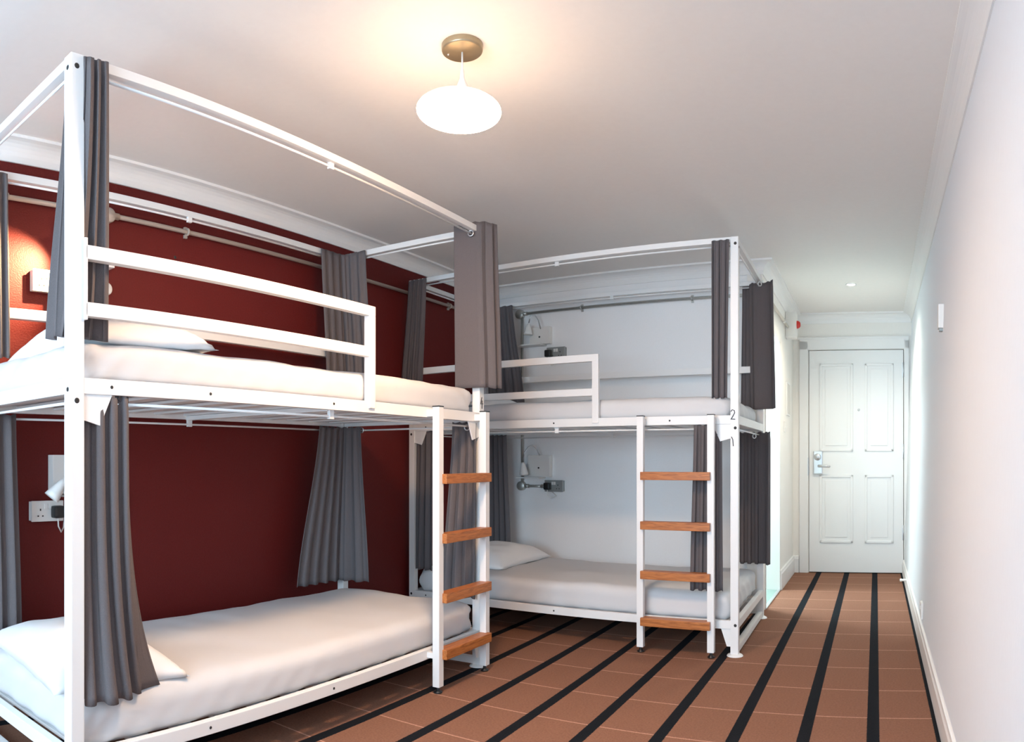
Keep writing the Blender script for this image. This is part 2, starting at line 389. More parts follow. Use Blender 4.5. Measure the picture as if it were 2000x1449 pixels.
def bunk_bed(label, origin, rz, L, W, shear, lad0, lad1, guard_end, nums, zt=2.135):
    SHEAR[0] = shear
    t = thing('bunk_bed', label, 'bunk bed', (origin[0], origin[1], 0), rz, 'white steel bunk beds with curtain rails')
    p = PW
    posts = {}
    for k, (x, y) in {'nf': (0, 0), 'ff': (L - p, 0), 'nb': (0, W - p), 'fb': (L - p, W - p)}.items():
        bm = new(); box(bm, (x, y, 0.012), (x + p, y + p, zt), 0.003); posts[k] = obj('post', bm, WHITE_METAL, t)
        bm = new(); lathe(bm, [(0.0, 0.012), (0.028, 0.012), (0.040, 0.006), (0.043, 0.0)], (x + p / 2, y + p / 2, 0.001), (0, 0, 1), 24); obj('foot', bm, WHITE_METAL, posts[k])
    # upper ring of rails
    r = 0.028
    def rail(nm, a, b, par=t, bev=0.002): return bx(nm, a, b, WHITE_METAL, par, bev)
    rail('top_rail', (p, 0.004, zt - r), (L - p, 0.004 + r, zt)); rail('top_rail', (p, W - 0.004 - r, zt - r), (L - p, W - 0.004, zt))
    rail('top_rail', (0.004, p, zt - r), (0.004 + r, W - p, zt)); rail('top_rail', (L - 0.004 - r, p, zt - r), (L - 0.004, W - p, zt))
    # curtain rods, upper and lower
    def rod(a, b):
        bm = new(); tube(bm, [a, b], 0.0045, 10); return obj('curtain_rod', bm, WHITE_METAL, t)
    def clip(parent, x, y, z, h):
        bm = new(); box(bm, (x - 0.012, y - 0.007, z - 0.010), (x + 0.012, y + 0.007, z + h), 0.002); return obj('rod_clip', bm, WHITE_METAL, parent)
    for zz, hh in ((zt - 0.041, 0.014), (1.165, 0.024)):
        yi = 0.026
        rf = rod((p * 0.7, yi, zz), (L - p * 0.7, yi, zz)); clip(rf, L / 2, yi, zz, hh)
        rb = rod((p * 0.7, W - yi, zz), (L - p * 0.7, W - yi, zz)); clip(rb, L / 2, W - yi, zz, hh)
        rod((yi, p * 0.7, zz), (yi, W - p * 0.7, zz)); rod((L - yi, p * 0.7, zz), (L - yi, W - p * 0.7, zz))
    # two decks
    for zb, zh in ((1.188, 0.045), (0.140, 0.042)):
        fr = rail('side_rail', (p - 0.002, 0.001, zb), (L - p + 0.002, 0.028, zb + zh)); br = rail('side_rail', (p - 0.002, W - 0.028, zb), (L - p + 0.002, W - 0.001, zb + zh))
        rail('end_rail', (0.002, p - 0.002, zb), (0.030, W - p + 0.002, zb + zh)); rail('end_rail', (L - 0.030, p - 0.002, zb), (L - 0.002, W - p + 0.002, zb + zh))
        for bxx in (0.133, 0.498, L / 2 - 0.01, L - 0.37): bolt(fr, (bxx, 0.001, zb + zh * 0.5), (0, -1, 0), 0.005)
        n = 13
        for k in range(n):
            xx = p + 0.03 + (L - 2 * p - 0.13) * k / (n - 1)
            rail('slat', (xx, 0.026, zb + 0.016), (xx + 0.07, W - 0.026, zb + 0.026), t, 0.0)
        for xx in (L / 2 - 0.02,):
            rail('cross_bearer', (xx, 0.026, zb - 0.004), (xx + 0.04, W - 0.026, zb + 0.015), t, 0.002)
    # base bars on the floor at both ends
    rail('base_bar', (L - 0.038, p - 0.002, 0.014), (L - 0.004, W - p + 0.002, 0.046)); rail('base_bar', (0.004, p - 0.002, 0.014), (0.038, W - p + 0.002, 0.046))
    # gusset plates under the upper deck
    for xs, s in ((p, 1), (L - p, -1)):
        bm = new(); poly_prism(bm, [(xs, 1.188), (xs + s * 0.095, 1.188), (xs + s * 0.055, 1.10), (xs, 1.115)], 'y', 0.006, 0.012); obj('gusset_plate', bm, WHITE_METAL, t)
    xs, s = (L - p, -1)
    bm = new(); poly_prism(bm, [(xs, 0.14), (xs + s * 0.05, 0.14), (xs + s * 0.02, 0.05), (xs, 0.05)], 'y', 0.006, 0.012); obj('gusset_plate', bm, WHITE_METAL, t)
    # guard rail at the front, head half
    g0, g1 = -0.006, 0.022; zg = 1.605 if shear == 0 else 1.582; zl = 1.425 if shear == 0 else 1.375
    ge = guard_end
    rail('guard_rail', (p, g0, zg - 0.040), (ge, g1, zg), t, 0.004)
    rail('guard_rail', (p, g0, zl - 0.020), (ge - 0.036, g1, zl + 0.020), t, 0.004)
    rail('guard_upright', (ge - 0.038, g0, 1.205), (ge, g1, zg - 0.038), t, 0.004)
    rail('guard_upright', (p - 0.001, g0, zl - 0.03), (p + 0.008, g1, zg + 0.02), t, 0.002)
    # full-length rail at the back
    rail('back_guard_rail', (p, W - 0.036, 1.560), (L - p, W - 0.006, 1.602), t, 0.003)
    # bolts
    for k, xx in (('nf', 0.014), ('ff', L - 0.020)):
        for zz in (zt - 0.035, 1.168, 0.16): bolt(posts[k], (xx + 0.004, 0.0, zz), (0, -1, 0), 0.008)
    for zz in (zt - 0.035, 1.20): bolt(posts['nf'], (0.0, 0.021, zz), (-1, 0, 0), 0.007)
    bolt(posts['ff'], (L, 0.021, zt - 0.05), (1, 0, 0), 0.006)
    # handwritten berth numbers
    y = -0.0012
    for txt, xx, zz in nums:
        bm = new(); h = 0.05
        if txt == '2': stroke(bm, [(xx - 0.011, y, zz + 0.017), (xx - 0.004, y, zz + 0.026), (xx + 0.007, y, zz + 0.022), (xx + 0.009, y, zz + 0.010), (xx - 0.002, y, zz - 0.010), (xx - 0.011, y, zz - 0.024), (xx - 0.002, y, zz - 0.022), (xx + 0.012, y, zz - 0.023)])
        if txt == '1': stroke(bm, [(xx - 0.006, y, zz + 0.026), (xx + 0.001, y, zz + 0.012), (xx + 0.004, y, zz - 0.022)])
        if txt == '4':
            stroke(bm, [(xx + 0.001, y, zz + 0.028), (xx - 0.010, y, zz - 0.006), (xx + 0.011, y, zz - 0.003)]); stroke(bm, [(xx + 0.004, y, zz + 0.012), (xx + 0.002, y, zz - 0.028)])
        obj('handwritten_number', bm, INK, posts['ff'], 'black handwritten number ' + txt)
    # ladder
    lad = bpy.data.objects.new('ladder', None); C.objects.link(lad); lad.parent = t; lad.empty_display_size = 0.05; lad['label'] = 'white ladder with oak treads'
    s = 0.036; ly0, ly1 = -0.064, -0.030
    for xx in (lad0, lad1):
        bx('stile', (xx, ly0, 0.028), (xx + s, ly1, 1.232), WHITE_METAL, lad, 0.002)
        bx('stile_cap', (xx - 0.001, ly0 - 0.001, 1.232), (xx + s + 0.001, ly1 + 0.001, 1.237), BLACK, lad, 0.001)
        bm = new(); lathe(bm, [(0.0, 0.0), (0.019, 0.0), (0.019, 0.006), (0.009, 0.010), (0.006, 0.030)], (xx + s / 2, (ly0 + ly1) / 2, 0.001), (0, 0, 1), 16); obj('levelling_foot', bm, BLACK, lad)
        box_l = (xx + 0.004, ly1 - 0.002, 1.192), (xx + s - 0.004, 0.002, 1.222)
        bx('hook_bracket', box_l[0], box_l[1], WHITE_METAL, lad, 0.001)
        bx('hook_bracket', (xx + 0.004, ly1 - 0.002, 0.148), (xx + s - 0.004, 0.002, 0.172), WHITE_METAL, lad, 0.001)
    for zz in (0.165, 0.408, 0.665, 0.922):
        bx('tread', (lad0 + s * 0.72, ly0 - 0.022, zz - 0.021), (lad1 + s * 0.5, ly1 + 0.002, zz + 0.021), WOOD, lad, 0.003)
    SHEAR[0] = 0.0
    return t

O1, R1, L1, W1 = (-1.83, 1.007), PI / 2, 2.188, 0.905
O2, R2, L2, W2, K2 = (-2.782, 3.90), -0.06, 2.088, 0.985, 0.075
bunk_bed('near white steel bunk bed along the red wall, numbered 4', O1, R1, L1, W1, 0.0, 1.690, 2.094, 1.325, [('4', L1 - 0.024, 1.281)])
bunk_bed('far white steel bunk bed along the white wall, numbered 2 and 1', O2, R2, L2, W2, K2, 1.553, 1.936, 1.31, [('2', L2 - 0.028, 1.235), ('1', L2 - 0.030, 1.097)], zt=2.145)

def loc2w(O, R, x, y):
    return (O[0] + x * math.cos(R) - y * math.sin(R), O[1] + x * math.sin(R) + y * math.cos(R))

# ------------------------------------------------------------------ mattresses and pillows
def mattress(label, O, R, x0, x1, y0, y1, z0, z1, seed, sag=0.0):
    bm = new(); r = min(0.05, (z1 - z0) * 0.42)
    nx, ny, nz = 70, 34, 8
    cx, cy, cz = (x0 + x1) / 2, (y0 + y1) / 2, (z0 + z1) / 2; hx, hy, hz = (x1 - x0) / 2, (y1 - y0) / 2, (z1 - z0) / 2
    grid = {}
    def vert(i, j, k):
        if (i, j, k) in grid: return grid[(i, j, k)]
        px, py, pz = (2 * i / nx - 1) * hx, (2 * j / ny - 1) * hy, (2 * k / nz - 1) * hz
        q = Vector((max(-hx + r, min(hx - r, px)), max(-hy + r, min(hy - r, py)), max(-hz + r, min(hz - r, pz))))
        d = Vector((px, py, pz)) - q
        if d.length > 1e-9:
            d = d.normalized() * r
        pnt = q + d; X = pnt.x + cx; Y = pnt.y + cy; Z = pnt.z + cz
        fx = (pnt.x / hx); fy = pnt.y / hy
        if k > 0:
            Z += (0.009 * noise.noise(Vector((X * 3 + seed, Y * 4, 0))) + 0.0035 * noise.noise(Vector((X * 9 + seed, Y * 5 + X * 4, 1)))) * (pz + hz) / (2 * hz)
            Z -= sag * (abs(fy) ** 4) * (pz + hz) / (2 * hz)
        # gathered corners: pleats pulled diagonally on the sides
        cn = max(0.0, abs(fx) - 0.82) / 0.18
        amp = 0.009 * cn + 0.0015
        wv = math.sin((X * 55 + Z * 60 * (1 if fx > 0 else -1)) + seed)
        if abs(fy) > 0.9: Y += (1 if fy > 0 else -1) * amp * wv
        if abs(fx) > 0.97: X += (1 if fx > 0 else -1) * 0.004 * math.sin(Y * 40 + Z * 50 + seed)
        v = bm.verts.new((X, Y, Z)); grid[(i, j, k)] = v; return v
    def quad(a, b, c, d): bm.faces.new((a, b, c, d)).smooth = True
    for i in range(nx):
        for j in range(ny):
            quad(vert(i, j, nz), vert(i + 1, j, nz), vert(i + 1, j + 1, nz), vert(i, j + 1, nz)); quad(vert(i, j, 0), vert(i, j + 1, 0), vert(i + 1, j + 1, 0), vert(i + 1, j, 0))
    for i in range(nx):
        for k in range(nz):
            quad(vert(i, 0, k), vert(i + 1, 0, k), vert(i + 1, 0, k + 1), vert(i, 0, k + 1)); quad(vert(i, ny, k), vert(i, ny, k + 1), vert(i + 1, ny, k + 1), vert(i + 1, ny, k))
    for j in range(ny):
        for k in range(nz):
            quad(vert(0, j, k), vert(0, j, k + 1), vert(0, j + 1, k + 1), vert(0, j + 1, k)); quad(vert(nx, j, k), vert(nx, j + 1, k), vert(nx, j + 1, k + 1), vert(nx, j, k + 1))
    bmesh.ops.recalc_face_normals(bm, faces=bm.faces)
    o = obj('mattress', bm, SHEET); o.location = (O[0], O[1], 0); o.rotation_euler = (0, 0, R)
    return tag(o, label, 'mattress', 'mattresses under white fitted sheets')

SHEAR[0] = 0.0
mattress('white sheeted mattress on the upper deck of the near bed by the red wall', O1, R1, 0.045, L1 - 0.045, 0.030, W1 - 0.035, 1.216, 1.352, 1.0, 0.004)
mattress('white sheeted mattress on the lower deck of the near bed by the red wall', O1, R1, 0.045, L1 - 0.045, 0.030, W1 - 0.035, 0.168, 0.322, 5.0, 0.014)
SHEAR[0] = K2
mattress('white sheeted mattress on the upper deck of the far bed by the white wall', O2, R2, 0.045, L2 - 0.045, 0.032, W2 - 0.035, 1.216, 1.338, 9.0, 0.003)
mattress('white sheeted mattress on the lower deck of the far bed by the white wall', O2, R2, 0.045, L2 - 0.045, 0.032, W2 - 0.035, 0.168, 0.324, 13.0, 0.006)
SHEAR[0] = 0.0

def pillow(label, O, R, cx, cy, z, sx, sy, th, ang, seed, tilt=0.0):
    """sx across the bed length, sy across its width"""
    bm = new(); n = 26; vs = {}
    for side in (1, -1):
        for i in range(n + 1):
            for j in range(n + 1):
                if side == -1 and (i in (0, n) or j in (0, n)): vs[(side, i, j)] = vs[(1, i, j)]; continue
                u, v = 2 * i / n - 1, 2 * j / n - 1
                u = math.sin(u * PI / 2) * 0.35 + u * 0.65; v = math.sin(v * PI / 2) * 0.35 + v * 0.65
                prof_ = (max(0.0, 1 - abs(u) ** 2.6) ** 0.62) * (max(0.0, 1 - abs(v) ** 2.6) ** 0.62)
                X = u * sx / 2 * (1 - 0.07 * (1 - v * v)); Y = v * sy / 2 * (1 - 0.05 * (1 - u * u))
                zz = th * (0.66 if side == 1 else -0.34) * prof_
                if side == 1: zz += 0.10 * th * noise.noise(Vector((X * 9 + seed, Y * 9, 0))) * prof_
                else: zz = max(zz, -0.34 * th * 0.8)
                rim = max(abs(u), abs(v)) ** 6
                zz += -0.26 * th * rim + 0.006 * noise.noise(Vector((X * 14, Y * 14, seed))) * rim
                vs[(side, i, j)] = bm.verts.new((X, Y, zz + 0.34 * th))
    for side in (1, -1):
        for i in range(n):
            for j in range(n):
                f = [vs[(side, i, j)], vs[(side, i + 1, j)], vs[(side, i + 1, j + 1)], vs[(side, i, j + 1)]]
                if len(set(f)) == 4:
                    try: bm.faces.new(f if side == 1 else list(reversed(f))).smooth = True
                    except ValueError: pass
    bmesh.ops.rotate(bm, verts=bm.verts, cent=(0, 0, 0), matrix=Matrix.Rotation(tilt, 3, 'Y'))
    o = obj('pillow', bm, PILLOW); p_ = loc2w(O, R, cx, cy); o.location = (p_[0], p_[1], z); o.rotation_euler = (0, 0, R + ang)
    return tag(o, label, 'pillow', 'white pillows on the bunks')
pillow('white pillow on the upper bunk of the near bed, behind the guard rail', O1, R1, 0.36, 0.44, 1.347, 0.50, 0.74, 0.15, -0.10, 2)
pillow('white pillow on the lower bunk of the near bed, beside the grey curtain', O1, R1, 0.27, 0.44, 0.312, 0.46, 0.74, 0.12, -0.12, 4)
pillow('white pillow on the lower bunk of the far bed, behind the near ladder', O2, R2, 0.30, 0.56, 0.318, 0.48, 0.72, 0.13, 0.06, 6)
pillow('small visible part of a white pillow on the upper bunk of the far bed', O2, R2, 0.24, 0.46, 1.333, 0.40, 0.70, 0.10, 0.0, 8)

# ------------------------------------------------------------------ curtains
def lerp_path(pts, s):
    pts = [Vector(p) for p in pts]; ls = [(pts[i + 1] - pts[i]).length for i in range(len(pts) - 1)]; tot = sum(ls) or 1; d = s * tot
    for i, l in enumerate(ls):
        if d <= l or i == len(ls) - 1: return pts[i] + (pts[i + 1] - pts[i]) * (d / l if l else 0), (pts[i + 1] - pts[i]).normalized()
        d -= l
def smooth_path(pts, s, w_=0.10):
    acc = Vector((0, 0)); 
    for k in range(-3, 4): acc += lerp_path(pts, min(1, max(0, s + k * w_ / 3)))[0]
    acc /= 7
    e = lerp_path(pts, s)[0]; m = min(s, 1 - s) / w_; m = min(1, max(0, m))
    return e * (1 - m) + acc * m
def curtain(label, O, R, top, bot, zt, zb, folds, amp_t, amp_b, seed, ring=None, flat=None, ragged=0.008, late=None):
    bm = new(); nu, nv = max(56, int(folds * 14)), 34; rows = []
    def fold(s, t):
        ph = s
        if flat: # flat = (s0, s1): an unpleated stretch of cloth
            if flat[0] <= s <= flat[1]: return 0.15 * math.sin(PI * (s - flat[0]) / (flat[1] - flat[0]))
        x = 2 * PI * folds * ph + 0.7 * noise.noise(Vector((s * 3.1, t * 0.8, seed))) + seed
        a = math.sin(x); return math.copysign(abs(a) ** 0.8, a) * (0.75 + 0.4 * noise.noise(Vector((s * 5, seed, 0))))
    for j in range(nv + 1):
        t = j / nv; e = t ** late if late else t * t * (3 - 2 * t) * 0.5 + t * 0.5; row = []
        for i in range(nu + 1):
            s = i / nu
            a, b = smooth_path(top, s), smooth_path(bot, s); p = a.lerp(b, e)
            s2 = min(1, s + 0.02); s1 = max(0, s - 0.02)
            d = (smooth_path(top, s2).lerp(smooth_path(bot, s2), e) - smooth_path(top, s1).lerp(smooth_path(bot, s1), e))
            nrm = Vector((-d.y, d.x)); nrm = nrm.normalized() if nrm.length > 1e-6 else Vector((0, 1))
            amp = amp_t + (amp_b - amp_t) * min(1, t * 1.3)
            f = fold(s, t)
            if t < 0.04: f *= 0.8
            p = p + nrm * amp * f + Vector((d.x, d.y)).normalized() * (0.25 * amp * math.cos(2 * PI * folds * 2 * s + seed)) if d.length > 1e-6 else p
            z = zt + (zb - zt) * t
            if t > 0.9: z += ragged * f * (t - 0.9) * 10 * 0.6
            if t < 0.05: z += 0.004 * math.sin(2 * PI * folds * s * 1.0 + seed) * (1 - t * 20)
            row.append(bm.verts.new((p.x, p.y, z)))
        rows.append(row)
    for j in range(nv):
        for i in range(nu): bm.faces.new((rows[j][i], rows[j][i + 1], rows[j + 1][i + 1], rows[j + 1][i])).smooth = True
    o = obj('curtain', bm, CURT); o.location = (O[0], O[1], 0); o.rotation_euler = (0, 0, R)
    so_ = o.modifiers.new('thickness', 'SOLIDIFY'); so_.thickness = 0.0035; so_.offset = 0
    tag(o, label, 'curtain', 'grey curtains of the bunk beds')
    if ring:
        bm = new(); torus(bm, ring[0], ring[1], 0.0125, 0.0035); obj('eyelet', bm, STEEL, o)
    return o

SHEAR[0] = 0.0
UP, LO = 'upper bunk', 'lower bunk'
# near bed, upper berth
curtain('narrow grey curtain gathered at the front post of the near bed, upper berth', O1, R1, [(0.038, -0.010), (0.112, -0.012)], [(0.000, 0.055), (0.165, 0.075)], 2.128, 1.352, 3.1, 0.017, 0.020, 0.3, late=1.8)
curtain('blue-grey curtain on the head end of the near bed, behind its front post', O1, R1, [(0.045, 0.050), (0.050, 0.110)], [(0.060, 0.050), (0.045, 0.225)], 2.105, 1.370, 3, 0.010, 0.016, 1.1)
curtain('wide brownish-grey curtain hanging at the foot-end corner of the near bed above the ladder', O1, R1, [(L1 - 0.075, 0.125), (L1 - 0.062, -0.030), (L1 + 0.022, -0.060)], [(L1 - 0.075, 0.118), (L1 - 0.062, -0.038), (L1 + 0.045, -0.075)], 2.150, 1.352, 4.2, 0.012, 0.013, 2.0, ring=((L1 - 0.083, 0.026, 2.094), (-1, -0.25, 0)), flat=(0.0, 0.58))
curtain('grey curtain in the wall-side foot corner of the near bed, upper berth', O1, R1, [(L1 - 0.23, 0.855), (L1 - 0.05, 0.855), (L1 - 0.05, 0.70)], [(L1 - 0.19, 0.850), (L1 - 0.05, 0.850), (L1 - 0.05, 0.65)], 2.128, 1.356, 6, 0.011, 0.014, 3.2, ring=((L1 - 0.035, 0.735, 2.073), (1, 0.1, 0)))
curtain('grey curtain edge at the wall-side head corner of the near bed, upper berth', O1, R1, [(0.01, 0.855), (0.185, 0.855)], [(0.01, 0.850), (0.19, 0.845)], 2.120, 1.40, 4, 0.010, 0.012, 4.5)
# near bed, lower berth
curtain('long grey curtain hanging beside the front post of the near bed, lower berth', O1, R1, [(0.060, 0.08), (0.080, 0.020), (0.200, 0.012), (0.225, 0.06)], [(0.058, 0.07), (0.064, -0.004), (0.178, -0.014), (0.215, 0.030), (0.345, 0.058)], 1.186, 0.312, 5.4, 0.015, 0.019, 5.1, flat=(0.74, 1.0), late=3.2)
curtain('dark grey curtain at the wall-side foot corner of the near bed, flaring out, lower berth', O1, R1, [(L1 - 0.245, 0.855), (L1 - 0.06, 0.855), (L1 - 0.055, 0.735)], [(L1 - 0.42, 0.855), (L1 - 0.08, 0.850), (L1 - 0.055, 0.68)], 1.182, 0.352, 6.5, 0.011, 0.016, 6.4, ring=((L1 - 0.035, 0.74, 1.165), (1, 0.1, 0)))
curtain('grey curtain hanging behind the ladder of the near bed, lower berth', O1, R1, [(L1 - 0.080, 0.135), (L1 - 0.060, 0.004)], [(L1 - 0.085, 0.200), (L1 - 0.055, 0.012)], 1.186, 0.335, 3.6, 0.010, 0.015, 7.7, ring=((L1 - 0.085, 0.045, 1.160), (-0.8, -0.6, 0)), ragged=0.004)
curtain('dark grey curtain at the wall-side head corner of the near bed, lower berth', O1, R1, [(0.01, 0.85), (0.225, 0.85)], [(0.01, 0.845), (0.245, 0.835)], 1.180, 0.345, 4, 0.011, 0.014, 8.3)
# far bed, upper berth
curtain('grey curtain at the front post of the far bed nearest the red wall, upper berth', O2, R2, [(0.016, -0.016), (0.145, -0.010)], [(-0.020, -0.060), (0.128, -0.030)], 2.138, 1.362, 4, 0.011, 0.015, 9.6)
curtain('dark grey curtain in the corner of the white wall, upper berth of the far bed', O2, R2, [(0.00, 0.92), (0.215, 0.92)], [(0.02, 0.915), (0.335, 0.90)], 2.120, 1.366, 4, 0.012, 0.016, 10.2)
curtain('narrow grey curtain beside the numbered post of the far bed, upper berth', O2, R2, [(1.948, -0.008), (2.043, -0.012)], [(1.935, 0.040), (2.018, 0.045)], 2.128, 1.326, 2.7, 0.011, 0.012, 11.9)
curtain('wide dark grey curtain at the corridor-side back of the far bed, upper berth', O2, R2, [(1.865, 0.995), (1.925, 0.995), (1.935, 0.92), (2.065, 0.92), (2.090, 0.86)], [(1.855, 0.995), (1.935, 0.995), (1.945, 0.92), (2.085, 0.92), (2.105, 0.85)], 2.125, 1.325, 5.5, 0.012, 0.015, 12.4, ring=((2.030, 0.78, 2.083), (0.75, -0.66, 0)), flat=(0.52, 0.9))
# far bed, lower berth
curtain('grey curtain at the front post of the far bed nearest the red wall, lower berth', O2, R2, [(0.048, 0.10), (0.055, 0.018), (0.180, 0.018)], [(0.030, 0.11), (0.040, 0.012), (0.180, 0.012)], 1.186, 0.318, 4.6, 0.012, 0.014, 13.3)
curtain('dark grey curtain in the corner of the white wall, lower berth of the far bed', O2, R2, [(0.00, 0.92), (0.155, 0.92)], [(0.00, 0.915), (0.200, 0.90)], 1.186, 0.36, 4, 0.012, 0.014, 14.1)
curtain('grey curtain behind the far bed ladder, beside the numbered post, lower berth', O2, R2, [(1.852, 0.014), (2.000, 0.016)], [(1.832, 0.018), (2.006, 0.012)], 1.186, 0.330, 4, 0.012, 0.015, 15.8)
curtain('wide dark grey curtain at the corridor-side back of the far bed, lower berth', O2, R2, [(1.835, 0.925), (2.050, 0.925), (2.070, 0.87)], [(1.835, 0.92), (2.050, 0.92), (2.068, 0.86)], 1.180, 0.352, 6, 0.012, 0.014, 16.2, ring=((2.005, 0.74, 1.150), (0.75, -0.66, 0)), flat=(0.55, 0.85))

# ------------------------------------------------------------------ pendant lamp
PX, PY = -1.240, 2.027
pen = thing('pendant_lamp', 'glowing oval white glass pendant lamp hanging from a beige ceiling rose', 'lamp', (PX, PY, H))
bm = new(); lathe(bm, [(0.0, -0.022), (0.060, -0.022), (0.064, -0.019), (0.065, -0.014), (0.065, 0.0)], seg=40); can = obj('ceiling_rose', bm, BEIGE, pen)
bm = new(); lathe(bm, [(0.0, 0.003), (0.003, 0.002), (0.004, 0.0)], (-0.045, -0.012, -0.022), (0, 0, -1), 10); obj('screw', bm, STEEL, can)
bm = new(); tube(bm, [(0, 0, -0.021), (0, 0, -0.10)], 0.003, 8); obj('cord', bm, SOCK_W, pen)
bm = new(); lathe(bm, [(0.003, -0.075), (0.006, -0.08), (0.008, -0.105), (0.020, -0.135), (0.03, -0.158), (0.03, -0.163), (0, -0.163)], seg=24); obj('lamp_holder', bm, SOCK_W, pen)
bm = new(); pr_ = []
for k in range(25):
    a = PI * k / 24
    pr_.append((0.134 * math.sin(a), 0.043 * math.cos(a)))
lathe(bm, pr_, seg=48); shd = obj('shade', bm, OPAL, pen); shd.location = (-0.009, -0.006, -0.207); shd.rotation_euler = (0.0, 0.05, 0.5)

# corridor downlight
dl = thing('downlight', 'small round recessed spotlight glowing in the corridor ceiling', 'light', (-0.186, 5.59, H))
bm = new(); lathe(bm, [(0.028, -0.002), (0.034, -0.006), (0.042, -0.004), (0.043, 0.0)], seg=32); obj('trim_ring', bm, TRIMP, dl)
bm = new(); lathe(bm, [(0.0, -0.003), (0.028, -0.003), (0.028, 0.0)], seg=24); obj('lens', bm, LED, dl)

# ------------------------------------------------------------------ conduits and wall fittings
def saddle(parent, p, along, out, m):
    p = Vector(p); out = Vector(out); al = Vector(along); up = al.cross(out)
    bm = new()
    torus(bm, p, al, 0.0135, 0.0055, 18, 6)
    q = p - out * 0.018
    for sg in (-1, 1):
        c = q + up * sg * 0.018; box(bm, [min(c[i] - 0.008 * (abs(al[i]) + abs(up[i])) - 0.004 * abs(out[i]), 9) for i in range(3)], [c[i] + 0.008 * (abs(al[i]) + abs(up[i])) + 0.008 * abs(out[i]) for i in range(3)], 0.001)
    return obj('saddle_clip', bm, m, parent)
ct = thing('conduit_pipe', 'beige painted conduit pipe running along the top of the dark red wall', 'pipe', (XL + 0.024, 0, 2.071))
bm = new(); tube(bm, [(0, REAR + 0.01, 0), (0, backY(XL) - 0.035, 0)], 0.0105, 14); obj('pipe', bm, CONDP, ct)
for yy in (1.24, 2.157, 3.28, 4.408): saddle(ct, (0, yy, 0), (0, 1, 0), (1, 0, 0), CONDP)
bm = new(); lathe(bm, [(0.0, 0.032), (0.028, 0.032), (0.032, 0.028), (0.032, 0.0)], (-0.022, 1.726, 0), (1, 0, 0), 24); tube(bm, [(0, 1.68, 0), (0, 1.775, 0)], 0.0145, 14); obj('junction_box', bm, CONDP, ct)

# back wall fittings are built in a frame turned with the wall: x along it, y = -outwards
bwo = (0.0, 4.83 / math.cos(DEL), 0.0)
cb = thing('conduit_pipe', 'grey steel conduit pipe running along the top of the white back wall to the alarm', 'pipe', bwo, -DEL)
oy = -0.022; EX = XC * math.cos(DEL) + 0.03
bm = new(); tube(bm, [(-2.52, oy, 2.088), (-0.76, oy, 2.088), (-0.728, oy, 2.088), (-0.722, oy + 0.008, 2.088), (-0.73, oy + 0.04, 2.088)], 0.0105, 14); obj('pipe', bm, GALV, cb)
for u in (-2.044, -1.223): saddle(cb, (u, oy, 2.088), (1, 0, 0), (0, -1, 0), GALV)
bm = new(); lathe(bm, [(0.0, 0.036), (0.030, 0.036), (0.034, 0.032), (0.034, 0.0)], (-2.552, 0, 2.088), (0, -1, 0), 24); tube(bm, [(-2.535, oy, 2.088), (-2.49, oy, 2.088)], 0.0145, 14); obj('junction_box', bm, GALV, cb)
bm = new(); tube(bm, [(-2.532, oy, 2.065), (-2.532, oy, 0.845)], 0.0095, 12); obj('drop_pipe', bm, GALV, cb)
bm = new(); lathe(bm, [(0.0, 0.036), (0.030, 0.036), (0.034, 0.032), (0.034, 0.0)], (-2.540, 0, 0.815), (0, -1, 0), 24); obj('junction_box', bm, GALV, cb)
bm = new(); tube(bm, [(-2.51, oy, 0.815), (-2.33, oy, 0.815)], 0.010, 12); tube(bm, [(-2.505, oy, 0.815), (-2.475, oy, 0.815)], 0.0145, 12); tube(bm, [(-2.37, oy, 0.815), (-2.33, oy, 0.815)], 0.0145, 12); obj('branch_pipe', bm, GALV, cb)
ck = thing('conduit_pipe', 'short cream conduit pipe on the corridor wall above the bathroom doorway', 'pipe', (XC + 0.024, 0, 2.098))
bm = new(); tube(bm, [(0, 4.90, 0), (0, 6.15, 0)], 0.0105, 12); obj('pipe', bm, mat('cream_conduit', (0.62, 0.58, 0.50), 0.4), ck)
bm = new(); tube(bm, [(0, 5.84, 0), (0, 5.90, 0)], 0.0145, 12); obj('coupler', bm, SOCK_W, ck)

def frame_point(kind):
    """returns location, rotation of a wall frame with x to the right as one faces the wall, y into the wall"""
    return ((XL, 0, 0), PI / 2) if kind == 'red' else (bwo, -DEL)

